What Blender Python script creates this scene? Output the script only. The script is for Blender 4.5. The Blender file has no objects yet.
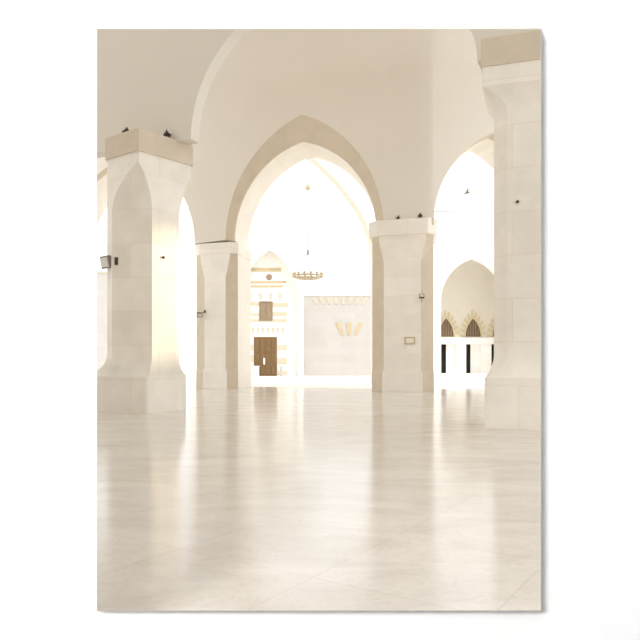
import bpy, bmesh, math, random
from mathutils import Vector, Matrix
random.seed(7)
sc = bpy.context.scene
COL = sc.collection
F = 660.0; HZ = 358.0; EYE = 1.5          # focal length in pixels, horizon row, eye height

# ------------------------------------------------------------------ helpers
def X(px, d): return (px - 320.0) / F * d             # metres right of the camera axis at distance d
def Z(py, d): return EYE + (HZ - py) / F * d          # height at distance d
def P(px, d): return (X(px, d), d)

def link(name, bm, mat, parent=None, smooth=False, sharp=None):
    bmesh.ops.remove_doubles(bm, verts=bm.verts, dist=1e-5)
    bmesh.ops.recalc_face_normals(bm, faces=bm.faces)
    me = bpy.data.meshes.new(name); bm.to_mesh(me); bm.free()
    mats = mat if isinstance(mat, (list, tuple)) else [mat]
    for m in mats: me.materials.append(m)
    if smooth:
        for p in me.polygons: p.use_smooth = True
        if sharp: me.set_sharp_from_angle(angle=math.radians(sharp))
    o = bpy.data.objects.new(name, me); COL.objects.link(o)
    if parent is not None:
        o.parent = parent
        if parent.type == 'EMPTY':
            o.matrix_parent_inverse = Matrix.Translation(-parent.location)
    return o

def tag(o, label, cat=None, group=None, kind=None):
    o['label'] = label
    if cat: o['category'] = cat
    if group: o['group'] = group
    if kind: o['kind'] = kind
    return o

def thing(name, loc, label, cat, group=None):
    o = bpy.data.objects.new(name, None); COL.objects.link(o)
    o.location = loc; o.empty_display_size = .2
    return tag(o, label, cat, group)

def box(bm, x0, x1, y0, y1, z0, z1, mi=0):
    vs = [bm.verts.new(p) for p in ((x0,y0,z0),(x1,y0,z0),(x1,y1,z0),(x0,y1,z0),(x0,y0,z1),(x1,y0,z1),(x1,y1,z1),(x0,y1,z1))]
    for f in ((0,3,2,1),(4,5,6,7),(0,1,5,4),(1,2,6,5),(2,3,7,6),(3,0,4,7)):
        bm.faces.new([vs[i] for i in f]).material_index = mi

def hexa(bm, pts, mi=0):
    """closed 8 point block: first four bottom, last four top"""
    vs = [bm.verts.new(p) for p in pts]
    for f in ((0,3,2,1),(4,5,6,7),(0,1,5,4),(1,2,6,5),(2,3,7,6),(3,0,4,7)):
        bm.faces.new([vs[i] for i in f]).material_index = mi

def loft(bm, rings, cap=True, closed=True, mi=None):
    vr = [[bm.verts.new(p) for p in r] for r in rings]
    n = len(vr[0])
    for a, b in zip(vr, vr[1:]):
        for i in range(n if closed else n - 1):
            j = (i + 1) % n
            f = bm.faces.new((a[i], a[j], b[j], b[i]))
            if mi: f.material_index = mi[i]
    if cap:
        bm.faces.new(list(reversed(vr[0]))); bm.faces.new(vr[-1])

def rod(bm, a, b, r, n=10, r2=None):
    a = Vector(a); b = Vector(b); d = (b - a).normalized()
    u = d.orthogonal().normalized(); v = d.cross(u)
    r2 = r if r2 is None else r2
    ring = lambda c, rr: [c + (u*math.cos(t) + v*math.sin(t))*rr for t in [2*math.pi*k/n for k in range(n)]]
    loft(bm, [ring(a, r), ring(b, r2)])

def torus(bm, c, R, r, n=40, m=8):
    rings = []
    for i in range(n + 1):
        t = 2*math.pi*i/n
        rings.append([(c[0]+(R+r*math.cos(s))*math.cos(t), c[1]+(R+r*math.cos(s))*math.sin(t), c[2]+r*math.sin(s)) for s in [2*math.pi*k/m for k in range(m)]])
    loft(bm, rings, cap=False)

def bev(o, w=.02, seg=2):
    m = o.modifiers.new('bevel', 'BEVEL'); m.width = w; m.segments = seg; m.limit_method = 'ANGLE'; m.angle_limit = math.radians(35)
    return o

# ------------------------------------------------------------------ materials
def srgb(r, g, b):
    f = lambda c: (c/255/12.92) if c/255 <= .04045 else ((c/255+.055)/1.055)**2.4
    return (f(r), f(g), f(b), 1)

def mat(name, col, rough=.8, spec=.3, metal=0, noise=0, nscale=2.0, col2=None, bump=0, joints=None):
    m = bpy.data.materials.new(name); m.use_nodes = True
    nt = m.node_tree; N = nt.nodes; L = nt.links
    bs = N['Principled BSDF']
    bs.inputs['Base Color'].default_value = col
    bs.inputs['Roughness'].default_value = rough
    bs.inputs['Specular IOR Level'].default_value = spec
    bs.inputs['Metallic'].default_value = metal
    tc = N.new('ShaderNodeTexCoord')
    src = None
    if noise or col2:
        nz = N.new('ShaderNodeTexNoise'); nz.inputs['Scale'].default_value = nscale
        nz.inputs['Detail'].default_value = 8; nz.inputs['Roughness'].default_value = .6
        L.new(tc.outputs['Object'], nz.inputs['Vector'])
        rp = N.new('ShaderNodeValToRGB')
        c2 = col2 or tuple([c*(1-noise) for c in col[:3]] + [1])
        rp.color_ramp.elements[0].position = .3; rp.color_ramp.elements[0].color = c2
        rp.color_ramp.elements[1].position = .65; rp.color_ramp.elements[1].color = col
        L.new(nz.outputs['Fac'], rp.inputs['Fac'])
        src = rp.outputs['Color']
    if joints:
        bw, bh, dark, ang = joints
        sep = N.new('ShaderNodeSeparateXYZ'); L.new(tc.outputs['Object'], sep.inputs[0])
        mx = N.new('ShaderNodeMath'); mx.operation = 'MULTIPLY'; mx.inputs[1].default_value = math.cos(ang)
        my = N.new('ShaderNodeMath'); my.operation = 'MULTIPLY_ADD'; my.inputs[1].default_value = math.sin(ang)
        L.new(sep.outputs['X'], mx.inputs[0]); L.new(sep.outputs['Y'], my.inputs[0]); L.new(mx.outputs[0], my.inputs[2])
        cb = N.new('ShaderNodeCombineXYZ'); L.new(my.outputs[0], cb.inputs['X']); L.new(sep.outputs['Z'], cb.inputs['Y'])
        br = N.new('ShaderNodeTexBrick'); br.inputs['Scale'].default_value = 1
        br.inputs['Brick Width'].default_value = bw; br.inputs['Row Height'].default_value = bh
        br.inputs['Mortar Size'].default_value = .012; br.inputs['Mortar Smooth'].default_value = .3
        br.inputs['Color1'].default_value = (1,1,1,1); br.inputs['Color2'].default_value = (.94,.935,.92,1)
        br.inputs['Mortar'].default_value = (dark,dark*.97,dark*.92,1)
        L.new(cb.outputs[0], br.inputs['Vector'])
        mul = N.new('ShaderNodeMix'); mul.data_type = 'RGBA'; mul.blend_type = 'MULTIPLY'; mul.inputs['Factor'].default_value = 1
        if src: L.new(src, mul.inputs['A'])
        else: mul.inputs['A'].default_value = col
        L.new(br.outputs['Color'], mul.inputs['B'])
        src = mul.outputs['Result']
    if src: L.new(src, bs.inputs['Base Color'])
    if bump:
        nb = N.new('ShaderNodeTexNoise'); nb.inputs['Scale'].default_value = 14; nb.inputs['Detail'].default_value = 6
        L.new(tc.outputs['Object'], nb.inputs['Vector'])
        bp = N.new('ShaderNodeBump'); bp.inputs['Strength'].default_value = bump; bp.inputs['Distance'].default_value = .02
        L.new(nb.outputs['Fac'], bp.inputs['Height']); L.new(bp.outputs[0], bs.inputs['Normal'])
    return m

M = {}
M['plaster'] = mat('warm plaster', srgb(227,221,211), .9, .15, noise=.03, nscale=.35)
M['stone'] = mat('pale limestone', srgb(246,241,232), .75, .25, noise=.10, nscale=1.3, bump=.12, joints=(1.5,.92,.93,.32))
M['stone2'] = mat('pier limestone', srgb(246,241,233), .75, .25, noise=.07, nscale=1.1, bump=.12, joints=(1.7,.85,.93,.32))
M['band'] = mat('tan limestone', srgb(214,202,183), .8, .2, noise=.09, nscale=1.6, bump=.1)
M['white_stone'] = mat('white court stone', srgb(244,243,240), .8, .2, noise=.04, nscale=.8, joints=(1.3,.65,.95,0))
M['white_plaster'] = mat('white vault plaster', srgb(250,249,247), .9, .1, noise=.02, nscale=.5)
M['tan'] = mat('tan stripe stone', srgb(200,184,150), .85, .15, noise=.08, nscale=2)
M['pale_tan'] = mat('faded tan stone', srgb(208,199,176), .85, .15, noise=.08, nscale=2)
M['rib'] = mat('pale rib stone', srgb(247,241,230), .85, .15, noise=.04, nscale=1.2)
M['pink'] = mat('pale pink stone', srgb(199,196,193), .85, .15, noise=.05, nscale=.7, joints=(1.2,.6,.95,0))
M['beige_wall'] = mat('beige porch wall', srgb(208,200,186), .85, .15, noise=.05, nscale=.8)
M['door'] = mat('brown door wood', srgb(128,102,70), .6, .3, noise=.25, nscale=5)
M['shutter'] = mat('weathered shutter wood', srgb(158,138,116), .7, .2, noise=.2, nscale=4)
M['lattice'] = mat('brown window lattice', srgb(118,98,76), .7, .2, noise=.3, nscale=6)
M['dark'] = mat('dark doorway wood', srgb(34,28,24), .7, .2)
M['metal'] = mat('grey lamp metal', srgb(140,132,124), .5, .4, noise=.1, nscale=20)
M['tanmetal'] = mat('tan lamp metal', srgb(190,176,148), .5, .4, noise=.1, nscale=20)
M['darkmetal'] = mat('dark lamp metal', srgb(70,60,48), .5, .4, noise=.1, nscale=20)
M['brass'] = mat('aged brass', srgb(206,192,164), .5, .4, metal=.1)
M['rodm'] = mat('pale rod', srgb(186,184,180), .5, .4)
M['glass'] = mat('lamp glass', srgb(210,205,196), .15, .5)
M['gallery_white'] = mat('white wall paint', srgb(247,247,247), .9, .1)
M['gallery_grey'] = mat('grey room paint', srgb(166,166,166), .9, .1)
M['edge'] = mat('beige surround edge', srgb(214,205,190), .8, .2)

def floor_mat():
    m = bpy.data.materials.new('polished marble'); m.use_nodes = True
    nt = m.node_tree; N = nt.nodes; L = nt.links; bs = N['Principled BSDF']
    tc = N.new('ShaderNodeTexCoord')
    mp = N.new('ShaderNodeMapping'); mp.inputs['Rotation'].default_value = (0,0,math.radians(33)); L.new(tc.outputs['Object'], mp.inputs[0])
    br = N.new('ShaderNodeTexBrick'); br.offset = 0; br.inputs['Scale'].default_value = 1
    br.inputs['Brick Width'].default_value = 1.25; br.inputs['Row Height'].default_value = 1.25
    br.inputs['Mortar Size'].default_value = .006; br.inputs['Mortar Smooth'].default_value = .2
    br.inputs['Color1'].default_value = (1,1,1,1); br.inputs['Color2'].default_value = (.965,.958,.95,1); br.inputs['Mortar'].default_value = (.88,.865,.845,1)
    L.new(mp.outputs[0], br.inputs['Vector'])
    mp2 = N.new('ShaderNodeMapping'); mp2.inputs['Scale'].default_value = (.5,1.0,1); mp2.inputs['Rotation'].default_value = (0,0,math.radians(-12)); L.new(tc.outputs['Object'], mp2.inputs[0])
    nz = N.new('ShaderNodeTexNoise'); nz.inputs['Scale'].default_value = 1.5; nz.inputs['Detail'].default_value = 9; nz.inputs['Distortion'].default_value = 1.2; nz.inputs['Roughness'].default_value = .62
    L.new(mp2.outputs[0], nz.inputs['Vector'])
    rp = N.new('ShaderNodeValToRGB')
    rp.color_ramp.elements[0].position = .34; rp.color_ramp.elements[0].color = srgb(203,197,189)
    rp.color_ramp.elements[1].position = .62; rp.color_ramp.elements[1].color = srgb(217,212,205)
    L.new(nz.outputs['Fac'], rp.inputs['Fac'])
    n3 = N.new('ShaderNodeTexNoise'); n3.inputs['Scale'].default_value = 9; n3.inputs['Detail'].default_value = 8; n3.inputs['Distortion'].default_value = 2
    L.new(tc.outputs['Object'], n3.inputs['Vector'])
    r3 = N.new('ShaderNodeValToRGB'); r3.color_ramp.elements[0].position = .36; r3.color_ramp.elements[0].color = (.945,.935,.92,1); r3.color_ramp.elements[1].position = .5; r3.color_ramp.elements[1].color = (1,1,1,1)
    L.new(n3.outputs['Fac'], r3.inputs['Fac'])
    m1 = N.new('ShaderNodeMix'); m1.data_type='RGBA'; m1.blend_type='MULTIPLY'; m1.inputs['Factor'].default_value = 1
    L.new(rp.outputs['Color'], m1.inputs['A']); L.new(br.outputs['Color'], m1.inputs['B'])
    m2 = N.new('ShaderNodeMix'); m2.data_type='RGBA'; m2.blend_type='MULTIPLY'; m2.inputs['Factor'].default_value = 1
    L.new(m1.outputs['Result'], m2.inputs['A']); L.new(r3.outputs['Color'], m2.inputs['B'])
    L.new(m2.outputs['Result'], bs.inputs['Base Color'])
    rr = N.new('ShaderNodeMapRange'); rr.inputs['To Min'].default_value = .10; rr.inputs['To Max'].default_value = .2
    L.new(nz.outputs['Fac'], rr.inputs['Value']); L.new(rr.outputs[0], bs.inputs['Roughness'])
    bs.inputs['Specular IOR Level'].default_value = .38
    return m
M['floor'] = floor_mat()

# ------------------------------------------------------------------ arcade wall frame:  u along the wall, v into it
A0 = Vector((-4.74, 31.9, 0)); UD = Vector((.949, -.315, 0)); VD = Vector((.15, .989, 0))
def W(u, v, z): return A0 + UD*u + VD*v + Vector((0, 0, z))
A2 = W(10.15, 0, 0); T2 = math.radians(13)
U2 = Vector((math.cos(T2), math.sin(T2), 0)); V2 = Vector((-math.sin(T2), math.cos(T2), 0))
def W2(u, v, z): return A2 + U2*u + V2*v + Vector((0, 0, z))
def u_of(px):
    k = (px-320)/F
    return (31.9*k + 4.74)/(.949 + .315*k)

def arch_pts(c, a, zs, h, n=22):
    """pointed arch of two circular arcs, left spring to right spring"""
    R = (a*a + h*h)/(2*a); cx = a - R
    t1 = math.atan2(h, -cx)
    right = [(cx + R*math.cos(t1*i/n), R*math.sin(t1*i/n)) for i in range(n+1)]
    pts = [(c - x, zs + z) for x, z in right] + [(c + x, zs + z) for x, z in reversed(right[:-1])]
    return pts

# ------------------------------------------------------------------ setting: hall floor, court ground, vault, arcade wall
bm = bmesh.new()
c = [W(-16, 2.8, 0), W(9.2, 2.8, 0), W2(9.5, 1.9, 0)]
edge = [tuple(p) for p in c]
pts = [(-17, 3.58, 0), (17, 3.58, 0)] + edge[::-1]
loft(bm, [[(p[0], p[1], -.15) for p in pts], [(p[0], p[1], 0) for p in pts]])
tag(link('floor', bm, M['floor']), 'glossy beige marble floor of the hall reflecting the arches', kind='structure')

bm = bmesh.new()
pts = [(-60, 20, 0), (-17.2, 20, 0)] + [(p[0], p[1]+.01, 0) for p in edge] + [(60, edge[2][1], 0), (60, 90, 0), (-60, 90, 0)]
loft(bm, [[(p[0], p[1], -.15) for p in pts], [(p[0], p[1], 0) for p in pts]])
tag(link('floor', bm, M['white_stone']), 'sunlit white paving of the courtyard beyond the arches', kind='structure')

def turn(t, v, z):      # rounded corner between the two stretches
    a, b, c_ = W(8.1, v, z), W2(-.3, v, z), W2(.05, v, z)
    return a*(1-t)**2 + b*2*t*(1-t) + c_*t*t
# vaulted plaster ceiling
PL = Vector((-4.8, 18.6)); PR = Vector((4.75, 14.6)); U0 = PR - PL
row0 = [PL - U0, PL, PR, PR + U0]; z_row0 = [7.6, 7.6, 8.28, 8.28]
wu = [-8.3, -.38, 8.1]
row1 = [Vector(W(u, 0.0, 0)[:2]) for u in wu] + [Vector(W2(6.6, 0, 0)[:2])]; z_row1 = [7.1, 7.1, 7.6, 7.6]
rowm = [Vector((p.x, p.y - 14)) for p in row0]
rows = [rowm, row0, row1]; zr = [z_row0, z_row0, z_row1]
NB = 40; SPRING = 14.4; CROWN = 17.6
bm = bmesh.new()
def web(t): return SPRING + (CROWN - SPRING)*math.sqrt(max(0, 1-(2*t-1)**2))
for r in range(2):
    for s in range(3):
        g = []
        for j in range(NB+1):
            ft = .5 - .5*math.cos(math.pi*j/NB)
            if r == 0 and s > 0 and ft < .55: continue          # unseen gap added to let sky light into the bays nearest the white room
            line = []
            for i in range(17):
                fs = i/16
                lo = rows[r][s].lerp(rows[r][s+1], fs); hi = rows[r+1][s].lerp(rows[r+1][s+1], fs)
                if r == 1 and s == 2:      # follow the rounded corner, then the turned stretch
                    hi = (turn(fs*4, 0, 0) if fs < .25 else W2(.05 + 6.55*(fs-.25)/.75, 0, 0)).to_2d()
                p = lo.lerp(hi, ft)
                line.append(bm.verts.new((p.x, p.y, web(ft))))
            g.append(line)
        for j in range(len(g)-1):
            for i in range(16): bm.faces.new((g[j][i], g[j][i+1], g[j+1][i+1], g[j+1][i]))
o = link('ceiling', bm, M['plaster'], smooth=True)
sol = o.modifiers.new('thick', 'SOLIDIFY'); sol.thickness = .25; sol.use_rim = False; sol.offset = 1 if sum(p.normal.z*p.area for p in o.data.polygons) > 0 else -1
tag(o, 'warm plaster barrel vault over the hall', kind='structure')

bm = bmesh.new(); box(bm, -15.4, -15.0, 3.7, 17, 0, 13.5)  # unseen wall added to cut daylight from the left side
tag(link('wall_left', bm, M['plaster']), 'unseen plaster wall added to darken the left of the hall', kind='structure')
# plaster wall carried by the two free-standing pillars, open in wide arches
bm = bmesh.new()
D0 = (PR - PL); N0 = Vector((-D0.y, D0.x)).normalized()
def R0(s_, v, z): q = PL + D0*s_ + N0*v; return (q.x, q.y, z)
low = []
for k in (-1, 0, 1):
    pts_ = arch_pts(.5, .377, 0, .33, 20) if k >= 0 else arch_pts(.42, .30, 0, .28, 20)
    z0, z1 = (7.56, 7.56) if k < 0 else (7.56, 8.35) if k == 0 else (8.35, 8.35)
    for (a_, h_) in pts_:
        zz = (z0 if a_ < .5 else z1); low.append((k + a_, zz + h_*(10.2 if a_ < .5 else 10.2 - (z1-z0)/.33)))
low = [(-1, 7.56)] + low + [(2, 8.35)]
q4 = [[bm.verts.new(R0(a_, v, z)) for a_, z in [(a_, zz if lo else 15.2) for a_, zz in low]] for v, lo in ((.15, 1), (.15, 0), (.55, 0), (.55, 1))]
for i in range(len(low)-1):
    for a_, b_ in ((0,1),(1,2),(2,3),(3,0)): bm.faces.new((q4[a_][i], q4[a_][i+1], q4[b_][i+1], q4[b_][i]))
bm.faces.new([q4[k][0] for k in range(4)]); bm.faces.new([q4[k][-1] for k in (3,2,1,0)])
tag(link('wall_middle', bm, M['plaster'], smooth=True, sharp=30), 'plaster wall with wide arches carried by the two big pillars', kind='structure')

ARCHES = [  # centre, inner half width, outer half width, spring, inner rise, outer rise
    (-5.35, 3.80, 3.87, 7.1, 4.55, 4.62),
    (4.095, 3.52, 3.895, 7.2, 4.45, 5.6),
    (2.85, 2.72, 2.80, 7.3, 4.1, 4.2)]
TOP = 16.0; VB = 2.8; VB2 = 2.3; SPL = .32
# wall above and between the arches: two straight stretches that meet at the plaque pier
bm = bmesh.new()
def stretch(line, Wf, VB=2.8):
    fr0 = []; fr1 = []; bk0 = []; bk1 = []
    for (u, z) in line:
        fr0.append(bm.verts.new(Wf(u, 0, z))); fr1.append(bm.verts.new(Wf(u, 0, TOP)))
        bk0.append(bm.verts.new(Wf(u, VB, z))); bk1.append(bm.verts.new(Wf(u, VB, TOP)))
    for i in range(len(line)-1):
        bm.faces.new((fr0[i], bk0[i], bk0[i+1], fr0[i+1]))
        if abs(line[i][0]-line[i+1][0]) < 1e-6: continue
        bm.faces.new((fr0[i], fr0[i+1], fr1[i+1], fr1[i]))
        bm.faces.new((bk0[i], bk1[i], bk1[i+1], bk0[i+1]))
        bm.faces.new((fr1[i], fr1[i+1], bk1[i+1], bk1[i]))
    bm.faces.new((fr0[0], fr1[0], bk1[0], bk0[0])); bm.faces.new((fr0[-1], bk0[-1], bk1[-1], fr1[-1]))
line = [(-16, 0), (-9.23, 0)]
for (cu, ai, ao, zs, hi, ho) in ARCHES[:2]: line += arch_pts(cu, ao, zs, ho)
line += [(8.1, 7.6)]
stretch(line, W)
stretch([(k/14, 7.6) for k in range(15)], turn)
cu, ai, ao, zs, hi, ho = ARCHES[2]
stretch([(.05, zs)] + arch_pts(cu, ao, zs, ho)[1:] + [(5.65, 0), (10, 0)], W2, VB2)
tag(link('wall_back', bm, M['plaster'], smooth=True, sharp=30), 'plaster arcade wall pierced by three pointed arches', kind='structure')

arch_labels = ['pointed stone arch partly hidden behind the large left pillar',
               'tallest pointed stone arch in the middle, framing the chandelier',
               'narrow pointed stone arch beside the right foreground pillar']
for (cu, ai, ao, zs, hi, ho), lab, Wf in zip(ARCHES, arch_labels, (W, W, W2)):
    vb = VB2 if Wf is W2 else VB
    root = thing('pointed_arch', Wf(cu, .9, zs), lab, 'arch', 'pointed arches of the arcade')
    outer = arch_pts(cu, ao, zs, ho); inner = arch_pts(cu, ai, zs, hi)
    bm = bmesh.new()
    rings = [[Wf(uo, 0, zo), Wf(ui, SPL, zi), Wf(ui, SPL+.1, zi), Wf(uo, SPL+.1, zo)] for (uo, zo), (ui, zi) in zip(outer, inner)]
    loft(bm, rings)
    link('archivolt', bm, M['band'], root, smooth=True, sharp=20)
    bm = bmesh.new()
    rings = [[Wf(ui, SPL+.1, zi), Wf(ui, vb, zi), Wf(uo, vb, zo), Wf(uo, SPL+.1, zo)] for (uo, zo), (ui, zi) in zip(outer, inner)]
    loft(bm, rings)
    link('soffit', bm, M['stone2'], root, smooth=True, sharp=20)

# ------------------------------------------------------------------ arcade piers
def pier(u0, u1, zc0, zc1, label, ce=.14):
    root = thing('arcade_pier', W((u0+u1)/2, .9, 0), label, 'pier', 'piers of the arcade')
    def ring(z, ch, e=0.0):
        f = ch
        return [W(u0+f-e*.3, -e, z), W(u1-f+e*.3, -e, z), W(u1+e, min(SPL, ch*.92) , z), W(u1+e, VB+e, z), W(u0-e, VB+e, z), W(u0-e, min(SPL, ch*.92), z)]
    bm = bmesh.new(); loft(bm, [ring(0, .48, .02), ring(.8, .48, .02), ring(1.0, .55, .0)], mi=(0,1,0,0,0,1))  # chamfer faces on base and shaft use the darker band colour
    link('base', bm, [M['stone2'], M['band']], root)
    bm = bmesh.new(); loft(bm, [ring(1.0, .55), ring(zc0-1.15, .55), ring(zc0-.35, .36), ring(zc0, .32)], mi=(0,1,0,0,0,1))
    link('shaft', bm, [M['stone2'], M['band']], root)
    bm = bmesh.new(); loft(bm, [ring(zc0, .30, .02), ring(zc0+.04, .30, ce), ring(zc1-.03, .30, ce*1.15), ring(zc1, .30, ce*.8)])
    o = link('capital', bm, M['stone2'], root)
    return root
pier(-1.5, .75, 6.55, 7.08, 'stone arcade pier between left arch and tallest arch', .035)
pier(7.44, 10.2, 6.9, 7.62, 'stone arcade pier with small wall plaque, right of tallest arch')

# ------------------------------------------------------------------ the two free standing pillars
def corners(Fc, R, L, eps):
    Fc, R, L = Vector(Fc), Vector(R), Vector(L); B = R + L - Fc
    def near(a, b): return a + (b - a).normalized()*eps
    # order: l1, r1, r2, rb, br, bl, lb, l2
    return [near(Fc, L), near(Fc, R), near(R, Fc), near(R, B), near(B, R), near(B, L), near(L, B), near(L, Fc)]
def scale2(pts, k):
    c = sum((Vector(p) for p in pts), Vector((0,0)))/len(pts)
    return [c + (Vector(p)-c)*k for p in pts]
def at_z(pts, z): return [(p[0], p[1], z) for p in pts]
def mix(a, b, t): return [Vector(p).lerp(Vector(q), t) for p, q in zip(a, b)]

def pillar(label, shaft, block, basep, zs, cap_k=1.05, tone='stone'):
    # zs: base top, flare top, shaft top, block bottom, abacus bottom, abacus top
    cx = sum(p[0] for p in basep)/8; cy = sum(p[1] for p in basep)/8
    root = thing('stone_pillar', (cx, cy, 0), label, 'pillar', 'free-standing pillars of the hall')
    bm = bmesh.new()
    fl = [at_z(mix(basep, shaft, 1-(1-t)**2.2), zs[0]+(zs[1]-zs[0])*t) for t in (0,.12,.25,.4,.55,.7,.85,1)]
    loft(bm, [at_z(basep, 0), at_z(basep, zs[0])] + fl[1:])
    link('base', bm, M[tone], root, smooth=True, sharp=28)
    bm = bmesh.new()
    up = [at_z(mix(shaft, block, t**1.9), zs[2]+(zs[3]-zs[2])*t) for t in (0,.15,.3,.45,.6,.75,.9,1)]
    loft(bm, [at_z(shaft, zs[1])] + up + [at_z(block, zs[4])])
    link('shaft', bm, M[tone], root, smooth=True, sharp=24)
    bm = bmesh.new()
    ab = scale2(block, cap_k)
    loft(bm, [at_z(ab, zs[4]), at_z(ab, zs[5]-.03), at_z(scale2(block, cap_k-.02), zs[5])])
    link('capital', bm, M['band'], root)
    return root

sh = [P(112,17.95), P(152,17.75), (X(176,18.5),18.5), (X(179,19.3),19.3), (-4.75,20.0), (-5.55,20.0), (-6.03,19.3), (X(107,18.5),18.5)]
bl = corners(P(138,17.5), P(192,18.9), P(106.5,18.35), .04)
ba = corners(P(147,17.6), P(187,19.3), P(88,18.15), .05)
pillar('broad stone pillar at left with flared base and sunlit right face', sh, bl, ba, (.99, 1.62, 5.5, 6.7, 7.0, 7.6))

Fc = Vector(P(572,13.42)); Lc = Vector(P(484.5,13.98)); FLn = (Fc-Lc); FR = Vector((-FLn.y, FLn.x))
ba2 = corners(Fc, Fc+FR, Lc, .03)
def inset_oct(Fc, R, L, ins, ch):
    Fc, R, L = Vector(Fc), Vector(R), Vector(L)
    e1 = (L-Fc).normalized(); e2 = (R-Fc).normalized()
    f = Fc + e1*ins + e2*ins; l = L - e1*ins + e2*ins; r = R + e1*ins - e2*ins
    return corners(f, r, l, ch)
sh2 = inset_oct(Fc, Fc+FR, Lc, .16, .30)
bl2 = corners(Vector(P(572,13.42)), Vector(P(572,13.42))+FR, Vector(P(482,13.98)), .03)
pillar('nearest stone pillar at the right edge, full height with tall block courses', sh2, bl2, ba2, (1.08, 1.6, 6.75, 7.25, 7.66, 8.27), 1.03)

# ------------------------------------------------------------------ lamps and small fixtures
def floodlight(c, s, yaw, pitch, label, wall_off, m_body='metal', m_br='darkmetal'):
    """box floodlight on a bracket; wall_off is where the bracket plate meets the stone"""
    root = thing('floodlight', c, label, 'floodlight')
    Rm = Matrix.Translation(Vector(c)) @ Matrix.Rotation(yaw, 4, 'Z') @ Matrix.Rotation(pitch, 4, 'X')
    def tb(name, dims, m, par, taper=1.0):
        b = bmesh.new(); x, y0, y1, z = dims
        hexa(b, [Rm @ Vector(p) for p in ((-x*taper,y0,-z*taper),(x*taper,y0,-z*taper),(x,y1,-z),(-x,y1,-z),(-x*taper,y0,z*taper),(x*taper,y0,z*taper),(x,y1,z),(-x,y1,z))])
        return link(name, b, m, par)
    h = tb('housing', (.5*s, -.25*s, .25*s, .42*s), M[m_body], root, 1.15)
    tb('lens', (.46*s, -.3*s, -.25*s, .36*s), M['glass'], root)
    b = bmesh.new(); rod(b, Vector(c), Vector(wall_off), .07*s, 8)
    link('bracket', b, M[m_br], root)
    b = bmesh.new(); w = Vector(wall_off); q = .22*s
    box(b, w.x-q*.6, w.x+q*.6, w.y-q*.4, w.y+q*.4, w.z-q*1.3, w.z+q*1.3)
    link('mounting_plate', b, M[m_br], root)
    return root
d = 18.2
floodlight((X(107.5,d), d, Z(262,d)), .36, math.radians(-40), math.radians(12), 'grey box floodlight bracketed to the left face of the left pillar', (X(117,17.98), 17.94, Z(261,17.9)))
a = Vector(W(u_of(201.5), -.30, Z(314,31.5)))
floodlight(a, .24, math.radians(20), math.radians(25), 'small dark spotlight on the pier between left and tallest arches', Vector(W(u_of(205), -.03, Z(311,31.8))), 'darkmetal')
a = Vector(W(u_of(421.5), -.22, Z(297,29)))
floodlight(a, .2, 0, math.radians(-30), 'small dark lamp high on the plaque pier beside the right arch', Vector(W(u_of(421.5), -.03, Z(301,29))), 'darkmetal', 'tanmetal')
def top_spot(x, y, z, s, label, yaw=0):
    root = thing('spotlight', (x, y, z), label, 'spotlight', 'spotlights on the capitals')
    b = bmesh.new(); box(b, x-.28*s, x+.28*s, y-.2*s, y+.2*s, z, z+.12*s); link('foot', b, M['darkmetal'], root)
    b = bmesh.new()
    dv = Vector((math.sin(yaw), -math.cos(yaw)*.6, .6)).normalized()
    p = Vector((x, y, z+.32*s)); rod(b, p - dv*.25*s, p + dv*.3*s, .2*s, 14, .3*s)
    link('head', b, M['darkmetal'], root)
    b = bmesh.new(); rod(b, p + dv*.3*s, p + dv*.33*s, .26*s, 14, .26*s); link('lens', b, M['glass'], root)
    return root
top_spot(X(127,18.15), 18.15, 7.6, .34, 'small spotlight on top of left pillar capital, left of two', -.6)
top_spot(X(167,18.33), 18.33, 7.6, .34, 'small spotlight on top of left pillar capital, right of two', .9)
q = W(u_of(398), -.06, 7.62); top_spot(q.x, q.y, q.z, .26, 'small spotlight on pier capital below the plaster, left of two', -.5)
q = W(u_of(420), -.09, 7.62); top_spot(q.x, q.y, q.z, .30, 'small spotlight on pier capital below the plaster, right of two', .8)

# plaque on the pier
p0 = W(u_of(404.5), -.0, Z(344,29)); p1 = W(u_of(415), -.0, Z(337,29))
root = thing('wall_plaque', W(u_of(409.7), -.02, Z(340.5,29)), 'small framed rectangular plaque on the pier right of the tallest arch', 'plaque')
def wall_slab(bm, ua, ub, za, zb, v0, v1):
    hexa(bm, [W(ua,v0,za), W(ub,v0,za), W(ub,v1,za), W(ua,v1,za), W(ua,v0,zb), W(ub,v0,zb), W(ub,v1,zb), W(ua,v1,zb)])
ua, ub, za, zb = u_of(404.5), u_of(415), Z(344.3,29), Z(337,29)
b = bmesh.new(); wall_slab(b, ua+.04, ub-.04, za+.04, zb-.04, -.02, .0); link('panel', b, M['stone2'], root)
b = bmesh.new()
for q in ((ua,ub,za,za+.05),(ua,ub,zb-.05,zb),(ua,ua+.05,za+.05,zb-.05),(ub-.05,ub,za+.05,zb-.05)): wall_slab(b, *q, -.05, .0)
link('frame', b, M['tan'], root)

def hook(c, label, r=.035, back=.12):
    root = thing('wall_hook', c, label, 'hook')
    b = bmesh.new(); c = Vector(c); rod(b, c, c+Vector((0,back,0)), r*.6, 8); link('stem', b, M['darkmetal'], root)
    b = bmesh.new(); rod(b, c-Vector((0,r,0)), c, r, 12, r*1.1); link('knob', b, M['darkmetal'], root)
yf = 13.9
hook((X(517,yf), yf-.02, Z(202,yf)), 'small dark metal knob on the right foreground pillar', .03, .25)
hook((X(163.5,18.05), 18.05, Z(257.5,18.05)), 'small dark metal knob on the sunlit face of the left pillar', .035, .2)

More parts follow.
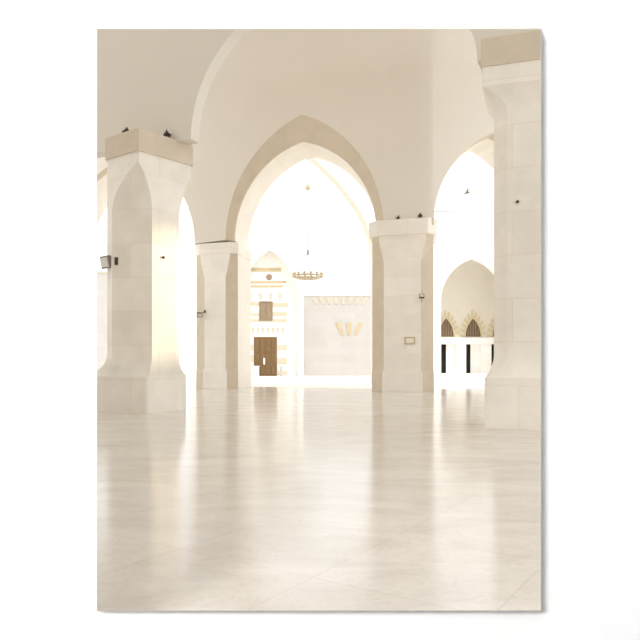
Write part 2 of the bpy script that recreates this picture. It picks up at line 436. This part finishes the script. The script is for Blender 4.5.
# ------------------------------------------------------------------ open arch behind the arcade and the chandelier hung from it
XC = W(4.2,0,0).x - .2
ra = Vector((XC - 3.75, 35.3, 0)); rb_ = Vector((XC + 4.3, 38.7, 0)); rd = rb_ - ra; rn = Vector((-rd.y, rd.x, 0)).normalized()*.28
root = thing('rib_arch', (ra + rb_)/2 + Vector((0, 0, 7.3)), 'pale slanting second arch seen through the tallest arch, with the chandelier', 'arch')
ri = arch_pts(.5, .46, 7.3, 5.5); ro = arch_pts(.5, .5, 7.3, 5.95)
def RB(t, sg, z): q = ra + rd*t + rn*sg; return Vector((q.x, q.y, z))
bm = bmesh.new()
loft(bm, [[RB(a[0], -1, a[1]), RB(a[0], 1, a[1]), RB(b_[0], 1, b_[1]), RB(b_[0], -1, b_[1])] for a, b_ in zip(ri, ro)])
link('voussoir_ring', bm, M['rib'], root, smooth=True, sharp=25)
for t_ in (.02, .98):
    q = ra + rd*t_
    bm = bmesh.new(); box(bm, q.x-.2, q.x+.2, q.y-.25, q.y+.25, 0, 7.3)
    link('support', bm, M['rib'], root)
qc = (ra + rb_)/2
dch = qc.y
cx, cy = qc.x, qc.y
zr_ = Z(276,dch); ztop = 12.4
root = thing('chandelier', (cx, cy, zr_), 'ring chandelier hanging on a long thin rod behind the tallest arch', 'chandelier')
b = bmesh.new(); R_ = 14.5/F*dch
torus(b, (cx,cy,zr_), R_, .055); torus(b, (cx,cy,zr_-.12), R_*.8, .04)
link('ring', b, M['brass'], root)
b = bmesh.new(); rod(b, (cx,cy,Z(252,dch)), (cx,cy,7.3+5.5), .03); link('rod', b, M['rodm'], root)
b = bmesh.new(); rod(b, (cx,cy,Z(189,dch)), (cx,cy,Z(185,dch)), .17, 16, .08); link('rosette', b, M['tan'], root)
b = bmesh.new(); rod(b, (cx,cy,Z(254,dch)), (cx,cy,Z(250,dch)), .10, 12, .06); link('hub', b, M['rodm'], root)
for k in range(6):
    t = 2*math.pi*(k+.3)/6
    b = bmesh.new(); rod(b, (cx,cy,Z(253,dch)), (cx+R_*math.cos(t),cy+R_*math.sin(t),zr_), .012, 6); link('chain', b, M['rodm'], root)
for k in range(14):
    t = 2*math.pi*k/14
    b = bmesh.new(); x, y = cx+R_*math.cos(t), cy+R_*math.sin(t)
    rod(b, (x,y,zr_+.0), (x,y,zr_+.16), .045, 10, .075); rod(b, (x,y,zr_-.1), (x,y,zr_), .03, 8, .05)
    link('lamp_cup', b, M['brass'], root)

# ------------------------------------------------------------------ court facade with the door (left)
D1 = 55.0
def fx(px): return X(px, D1)
def fz(py): return Z(py, D1)
root = thing('gate_facade', (fx(262), D1, 0), 'striped stone facade with brown door and shuttered window across the courtyard', 'building')
ac = 270.0; acx = fx(ac); aa = fx(300)-acx - .15; azs = fz(300); ah = fz(250)-azs-.1
# front wall with a pointed niche
bm = bmesh.new()
pl = [(fx(190), 0), (acx-aa-.001, 0)] + arch_pts(acx, aa, azs, ah) + [(acx+aa+.001, 0), (fx(303), 0)]
tp = 14.5
f0 = [bm.verts.new((u, D1-.6, z)) for u, z in pl]; f1 = [bm.verts.new((u, D1-.6, tp)) for u, z in pl]
b0 = [bm.verts.new((u, D1+.1, z)) for u, z in pl]; b1 = [bm.verts.new((u, D1+.1, tp)) for u, z in pl]
for i in range(len(pl)-1):
    bm.faces.new((f0[i], f0[i+1], f1[i+1], f1[i])); bm.faces.new((b0[i], b1[i], b1[i+1], b0[i+1]))
    bm.faces.new((f0[i], b0[i], b0[i+1], f0[i+1])); bm.faces.new((f1[i], f1[i+1], b1[i+1], b1[i]))
bm.faces.new((f0[0], f1[0], b1[0], b0[0])); bm.faces.new((f0[-1], b0[-1], b1[-1], f1[-1]))
link('wall', bm, M['white_stone'], root)
o_in = arch_pts(acx, aa, azs, ah); o_out = arch_pts(acx, aa+.45, azs, ah+.6)
bm = bmesh.new(); loft(bm, [[(a[0], D1-.6, a[1]), (a[0], D1-.75, a[1]), (b_[0], D1-.75, b_[1]), (b_[0], D1-.6, b_[1])] for a, b_ in zip(o_in, o_out)])
link('arch_moulding', bm, M['white_stone'], root, smooth=True, sharp=25)
bm = bmesh.new(); box(bm, acx-aa-.3, acx+aa+.3, D1+.1, D1+.6, 0, fz(248)); link('niche_wall', bm, M['white_stone'], root)
# tan stripe courses inside the niche
def stripes(name, lst, m, par, y=None, th=.04):
    y = D1+.1 if y is None else y
    for (xa, xb, ya, yb) in lst:
        bm = bmesh.new(); box(bm, X(xa,y), X(xb,y), y-th, y, Z(yb,y), Z(ya,y)); link(name, bm, m, par)
def clipx(py):   # right hand limit of the niche at picture row py
    z = fz(py)
    if z < azs: return 290
    return ac + (296-ac)*math.sqrt(max(0, 1-((z-azs)/ah)**1.7))
stripes('striped_band', [(246, 281, 268, 271.5), (246, 286, 281, 283.2), (246, 283, 285.3, 287.3)], M['tan'], root)
stripes('striped_band', [(246,259.3,302,305.5), (273,288,303,307), (246,259.3,313,316), (273,287,312,316), (246,259.3,319,321.5), (273,287,319,322)], M['pale_tan'], root)
stripes('striped_band', [(278,287,345,350), (278,287,358,364), (246,253,345,350), (246,253,355,362), (278,287,371,375)], M['pale_tan'], root)
for k in range(8):
    x = 247 + k*5.0
    xa, xb = X(x, D1+.1), X(x+1.9, D1+.1)
    bm = bmesh.new()
    hexa(bm, [(xa+.05,D1+.06,fz(333.5)),(xb-.05,D1+.06,fz(333.5)),(xb-.05,D1+.1,fz(333.5)),(xa+.05,D1+.1,fz(333.5)),(xa,D1+.06,fz(328)),(xb,D1+.06,fz(328)),(xb,D1+.1,fz(328)),(xa,D1+.1,fz(328))])
    link('voussoir', bm, M['tan'], root)
for k in range(4):
    x = 249 + k*10
    bm = bmesh.new(); box(bm, X(x,D1+.1), X(x+3,D1+.1), D1+.06, D1+.1, fz(299), fz(293)); link('voussoir', bm, M['pale_tan'], root)
bm = bmesh.new(); rod(bm, (fx(269), D1+.02, fz(277)), (fx(269), D1+.1, fz(277)), .2, 20, .26); link('roundel', bm, M['shutter'], root)
# window
y = D1+.1
w = (lambda bm: (box(bm, X(260,y), X(272,y), y-.06, y, Z(320.5,y), Z(302,y)), bm)[1])(bmesh.new())
win = link('window', w, M['shutter'], root)
bm = bmesh.new()
for (xa, xb, ya, yb) in ((259.4,272.6,301.4,302.4),(259.4,272.6,320.2,321),(259.4,260.3,302.4,320.2),(271.7,272.6,302.4,320.2),(265.7,266.3,302.4,320.2)): box(bm, X(xa,y), X(xb,y), y-.1, y-.04, Z(yb,y), Z(ya,y))
link('window_frame', bm, M['pale_tan'] if False else M['shutter'], win)
# door
bm = bmesh.new(); box(bm, X(254,y), X(277,y), y-.08, y, 0, Z(337,y)); dr = link('door', bm, M['door'], root)
bm = bmesh.new()
for (xa, xb) in ((255.2,259.6),(260.6,265),(266.4,270.6),(271.6,276)):
    for (ya, yb) in ((339,351),(353,363),(365,374.5)): box(bm, X(xa,y), X(xb,y), y-.12, y-.07, Z(yb,y), Z(ya,y))
link('door_panel', bm, M['door'], dr)
bm = bmesh.new(); box(bm, X(263.6,y), X(265.2,y), y-.2, y-.08, Z(364.5,y), Z(358,y)); link('door_handle', bm, M['white_stone'], dr)

# block and post beside the door
bm = bmesh.new(); box(bm, X(248.5,54), X(259,54), 53.6, 54.2, 0, Z(366.5,54)); box(bm, X(248.2,54), X(259.4,54), 53.55, 54.25, Z(366.5,54), Z(365.9,54))
tag(link('stone_block', bm, M['white_stone']), 'low white stone block standing before the brown door', 'block')
root = thing('bollard', (X(281.5,54), 54, 0), 'short pale grey post standing to the right of the brown door', 'post')
bm = bmesh.new(); rod(bm, (X(281.5,54),54,0), (X(281.5,54),54,.75), .13, 14, .11); link('post', bm, M['rodm'], root)
bm = bmesh.new(); rod(bm, (X(281.5,54),54,.75), (X(281.5,54),54,.88), .14, 14, .04); link('cap', bm, M['rodm'], root)

# ------------------------------------------------------------------ court wall with striped lintels (middle)
root = thing('courtyard_wall', (X(345,56), 56, 0), 'pale court wall with two rows of striped lintel stones, right of the door', 'wall')
y = 55.6
bm = bmesh.new(); box(bm, fx(303.2), X(425,y), y, y+.8, 0, Z(296,y)); link('wall', bm, M['pink'], root)
bm = bmesh.new(); box(bm, fx(303.2), X(425,y), y-.05, y+.85, Z(296,y), Z(293.5,y)); link('coping', bm, M['white_stone'], root)
def wedges(name, cx0, cx1, y0, y1, n, lean, m):
    for k in range(n):
        bm = bmesh.new()
        t = (k+.5)/n; x = cx0+(cx1-cx0)*t; wd = (cx1-cx0)/n*.26; l = lean*(t-.5)
        def q(px, py, yy): return (X(px,y), yy, Z(py,y))
        hexa(bm, [q(x-wd*.7-l,y1,y-.05), q(x+wd*.7-l,y1,y-.05), q(x+wd*.7-l,y1,y), q(x-wd*.7-l,y1,y), q(x-wd+l,y0,y-.05), q(x+wd+l,y0,y-.05), q(x+wd+l,y0,y), q(x-wd+l,y0,y)])
        link(name, bm, m, root)
wedges('lintel_stone', 311, 368, 297, 304, 8, 5, M['pale_tan'])
wedges('lintel_stone', 336, 362, 323, 335, 3, 7, M['tan'])
# courtyard wall at far left
root = thing('courtyard_wall', (X(90,55), 55, 0), 'pale pink court wall seen left of the left pillar', 'wall')
bm = bmesh.new(); box(bm, X(20,55), X(125,55), 55, 55.8, 0, Z(273,55)); link('wall', bm, M['pink'], root)
bm = bmesh.new(); box(bm, X(20,55), X(125,55), 54.92, 55.88, Z(273,55), Z(271.5,55)); link('coping', bm, M['pale_tan'], root)

# ------------------------------------------------------------------ porch building (right)
D2 = 60.0; D3 = 64.0
root = thing('porch_building', (X(470,D2), D2, 0), 'white porch building with beige arched recess and small arched windows', 'building')
ac2 = X(473, D2); a2 = X(505, D2) - ac2; zs2 = Z(301, D2); h2 = Z(258.5, D2) - zs2
pl = [(X(425,D2), 0), (ac2-a2-.001, 0)] + arch_pts(ac2, a2, zs2, h2) + [(ac2+a2+.001, 0), (X(600,D2), 0)]
tp = 19
bm = bmesh.new()
f0 = [bm.verts.new((u, D2, z)) for u, z in pl]; f1 = [bm.verts.new((u, D2, tp)) for u, z in pl]
b0 = [bm.verts.new((u, D2+.7, z)) for u, z in pl]; b1 = [bm.verts.new((u, D2+.7, tp)) for u, z in pl]
for i in range(len(pl)-1):
    bm.faces.new((f0[i], f0[i+1], f1[i+1], f1[i])); bm.faces.new((b0[i], b1[i], b1[i+1], b0[i+1]))
    bm.faces.new((f0[i], b0[i], b0[i+1], f0[i+1])); bm.faces.new((f1[i], f1[i+1], b1[i+1], b1[i]))
bm.faces.new((f0[0], f1[0], b1[0], b0[0])); bm.faces.new((f0[-1], b0[-1], b1[-1], f1[-1]))
link('front_wall', bm, M['white_stone'], root)
def bx3(name, m, lst, y0, y1, par=None):
    bm = bmesh.new()
    for (xa, xb, ya, yb) in lst: box(bm, X(xa,D3), X(xb,D3), y0, y1, Z(yb,D3) if yb is not None else 0, Z(ya,D3))
    return link(name, bm, m, par or root)
BASE = 373.3
bx3('porch_wall', M['beige_wall'], [(428,560,225,337.6)], D3, D3+.6)
bx3('lintel', M['white_stone'], [(428,560,337.6,344.2)], D3-.12, D3+.6)
bx3('plinth', M['white_stone'], [(428,560,BASE,None)], D3-.6, D3+2.2)
for (xa, xb) in ((428,441.2),(456,466.2),(480.5,491.5),(505,516)):
    bx3('pier', M['white_stone'], [(xa,xb,344.2,BASE)], D3, D3+.6)
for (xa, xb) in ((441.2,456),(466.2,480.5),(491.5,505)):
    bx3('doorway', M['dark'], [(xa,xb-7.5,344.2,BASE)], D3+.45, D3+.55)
    bx3('side_panel', M['white_stone'], [(xb-9.2,xb,344.2,BASE)], D3+.3, D3+.45)
for cxp in (446.0, 473.0, 500.0):
    cc = X(cxp, D3); a3 = X(cxp+7.6, D3)-cc; zs3 = Z(336.6, D3); h3 = Z(318.5,D3)-zs3
    pts = arch_pts(cc, a3, zs3, h3, 10)
    bm = bmesh.new(); loft(bm, [[(u, D3-.04, z) for u, z in pts], [(u, D3, z) for u, z in pts]]); w = link('arched_window', bm, M['lattice'], root)
    bm = bmesh.new()
    for k in range(5):
        x = cc + a3*(-.66+.33*k); zt = zs3 + h3*(.93 - (abs(-.66+.33*k))**1.4*.95)
        box(bm, x-.02, x+.02, D3-.09, D3-.03, zs3, zt)
    link('glazing_bar', bm, M['shutter'], w)
    ou = arch_pts(cc, a3*1.22, zs3, h3*1.15, 10)
    bm = bmesh.new(); loft(bm, [[(a[0], D3-.09, a[1]), (b_[0], D3-.09, b_[1]), (b_[0], D3, b_[1]), (a[0], D3, a[1])] for a, b_ in zip(pts, ou)])
    link('window_surround', bm, M['tan'], w)
    o2 = arch_pts(cc, a3*1.75, zs3, h3*1.5, 11)
    i2 = arch_pts(cc, a3*1.28, zs3, h3*1.2, 11)
    for k in range(0, 22, 2):
        (ua, za), (ub, zb) = i2[k], i2[k+1]; (uc, zc), (ud, zd) = o2[k+1], o2[k]
        bm = bmesh.new(); hexa(bm, [(ua,D3-.05,za),(ub,D3-.05,zb),(uc,D3-.05,zc),(ud,D3-.05,zd),(ua,D3,za),(ub,D3,zb),(uc,D3,zc),(ud,D3,zd)])
        link('voussoir', bm, M['tan'], root)

# wire across the court with a small hanging lamp
root = thing('hanging_wire', (X(467,45), 45, Z(205,45)), 'thin grey wire strung across the narrow arch', 'wire')
pa = Vector((X(424,31.9), 31.9, Z(211.5,31.9))); pb = Vector((X(520,D2), D2-.02, Z(203,D2)))
bm = bmesh.new()
pp = [pa.lerp(pb, t/10) - Vector((0,0,.25*math.sin(math.pi*t/10))) for t in range(11)]
for s_, e_ in zip(pp, pp[1:]): rod(bm, s_, e_, .02, 6)
link('cable', bm, M['metal'], root)
root = thing('bird', (X(467,45), 45, Z(193,45)), 'tiny grey bird flying in the white sky within the narrow arch', 'bird')
bc = Vector((X(467,45), 45, Z(193,45)))
bm = bmesh.new()
loft(bm, [[bc + Vector((dx, r*math.cos(t), r*math.sin(t)+dx*.25)) for t in [2*math.pi*k/8 for k in range(8)]] for dx, r in ((-.24,.01),(-.12,.05),(0,.075),(.1,.06),(.15,.05),(.2,.04),(.26,.005))])
link('body', bm, M['metal'], root)
for sg in (-1, 1):
    bm = bmesh.new()
    hexa(bm, [bc+Vector(p) for p in ((-.07,sg*.04,.03),(.09,sg*.04,.03),(.03,sg*.38,.2),(-.1,sg*.38,.2),(-.07,sg*.04,.05),(.09,sg*.04,.05),(.03,sg*.38,.21),(-.1,sg*.38,.21))])
    link('wing', bm, M['metal'], root)

# ------------------------------------------------------------------ the white room in front: wall with a portrait opening
DW = 3.36
ox0, ox1, oz0, oz1 = X(97,DW), X(540.6,DW), Z(610.4,DW), Z(29,DW)
bm = bmesh.new()
yf, yb = 3.45, 3.55
def quad_ring(o, i, y0, y1):
    A = [bm.verts.new((p[0], y0, p[1])) for p in o]; B = [bm.verts.new((p[0], y0, p[1])) for p in i]
    C_ = [bm.verts.new((p[0], y1, p[1])) for p in o]; return A, B, C_
outr = [(-30,0),(30,0),(30,32),(-30,32)]  # unseen extra height and width, added to keep the sun out of the hall
inn = [(ox0-.03,oz0-.034),(ox1+.03,oz0-.034),(ox1+.03,oz1+.046),(ox0-.03,oz1+.046)]
sp = .10   # splay of the reveal
innb = [(ox0-sp,oz0-sp),(ox1+sp,oz0-sp*.9),(ox1+sp,oz1+sp),(ox0-sp,oz1+sp)]
A = [bm.verts.new((p[0], yf, p[1])) for p in outr]; B = [bm.verts.new((p[0], yf, p[1])) for p in inn]
C2 = [bm.verts.new((p[0], yb, p[1])) for p in outr]; D_ = [bm.verts.new((p[0], yb, p[1])) for p in innb]
for i in range(4):
    j = (i+1) % 4
    bm.faces.new((A[i], A[j], B[j], B[i])); bm.faces.new((C2[i], D_[i], D_[j], C2[j]))
    bm.faces.new((B[i], B[j], D_[j], D_[i])); bm.faces.new((A[i], C2[i], C2[j], A[j]))
tag(link('wall_front', bm, M['gallery_white']), 'plain white wall around the portrait-shaped opening', kind='structure')
# thin raised edge around the opening
bm = bmesh.new()
def rect(x0, x1, z0, z1, y): return [(x0,y,z0),(x1,y,z0),(x1,y,z1),(x0,y,z1)]
def grow(k, e, y): return rect(ox0-.03*k-e, ox1+.03*k+e, oz0-.034*k-e, oz1+.046*k+e, y)
o0 = grow(0, .0015, DW); i0 = grow(0, 0, DW); i1 = grow(1, 0, yf); o1 = grow(1, .003, yf)      # flares outwards towards the wall
vo0, vi0, vo1, vi1 = [[bm.verts.new(p) for p in r] for r in (o0, i0, o1, i1)]
for i in range(4):
    j = (i+1) % 4
    bm.faces.new((vo0[i], vo0[j], vi0[j], vi0[i])); bm.faces.new((vo0[i], vo1[i], vo1[j], vo0[j])); bm.faces.new((vi0[i], vi0[j], vi1[j], vi1[i])); bm.faces.new((vo1[i], vi1[i], vi1[j], vo1[j]))
tag(link('trim_1', bm, M['edge']), 'thin beige raised edge around the portrait opening in the white wall', kind='structure')
for nm, b6, m in (('floor', (-5,5,-6,yf,-.15,0), 'gallery_grey'), ('ceiling', (-5,5,-6,yf,5.2,5.35), 'gallery_white'), ('wall_left', (-5.15,-5,-6,yf,0,5.2), 'gallery_grey'), ('wall_right', (5,5.15,-6,yf,0,5.2), 'gallery_grey'), ('wall_rear', (-5,5,-6.15,-6,0,5.2), 'gallery_grey')):
    bm = bmesh.new(); box(bm, *b6)
    tag(link(nm, bm, M[m]), {'floor':'grey floor of the white room','ceiling':'white ceiling of the white room','wall_left':'left wall of the white room','wall_right':'right wall of the white room','wall_rear':'rear wall of the white room'}[nm], kind='structure')

# ------------------------------------------------------------------ light
w = bpy.data.worlds.new('hazy sky'); sc.world = w; w.use_nodes = True
bg = w.node_tree.nodes['Background']; bg.inputs['Color'].default_value = (1, .994, .985, 1); bg.inputs['Strength'].default_value = 1.74

sun = bpy.data.lights.new('sun', 'SUN'); sun.energy = 1.5; sun.angle = math.radians(1.5); sun.color = (1, .98, .95)
so = bpy.data.objects.new('sun', sun); COL.objects.link(so)
so.rotation_euler = Vector((-.3, .52, -.75)).to_track_quat('-Z', 'Y').to_euler(); so.location = (20, -10, 40)

def area(name, loc, target, sx, sy, power, col=(1,1,1)):
    l = bpy.data.lights.new(name, 'AREA'); l.shape = 'RECTANGLE'; l.size = sx; l.size_y = sy; l.energy = power; l.color = col
    o = bpy.data.objects.new(name, l); COL.objects.link(o); o.location = loc
    o.rotation_euler = (Vector(target)-Vector(loc)).to_track_quat('-Z', 'Y').to_euler(); return o
area('gallery_lamp', (-3.9, -4.2, 4.7), (.3, 3.4, 1.6), 2.2, 2.2, 1020)

sp_ = bpy.data.lights.new('added_sun_spot', 'SPOT'); sp_.energy = 3200; sp_.color = (1, .84, .55); sp_.spot_size = math.radians(27); sp_.spot_blend = .7; sp_.shadow_soft_size = .15  # added warm spot, stands in for sunlight on the left pillar
spo = bpy.data.objects.new('added_sun_spot', sp_); COL.objects.link(spo); spo.location = (4.4, 20.5, 5.0)
spo.rotation_euler = (Vector((-4.3, 18.2, 3.3)) - spo.location).to_track_quat('-Z', 'Y').to_euler()

# ------------------------------------------------------------------ camera and view
cam = bpy.data.cameras.new('camera'); co = bpy.data.objects.new('camera', cam); COL.objects.link(co)
co.location = (0, 0, EYE); co.rotation_euler = (math.pi/2, 0, 0)
cam.sensor_width = 36; cam.lens = 36*F/640; cam.shift_y = (HZ-320)/640; cam.clip_end = 300
sc.camera = co
vs = sc.view_settings; vs.view_transform = 'Standard'; vs.look = 'None'; vs.gamma = 1; vs.exposure = 0; vs.use_curve_mapping = False
sc.cycles.max_bounces = 12; sc.cycles.diffuse_bounces = 8
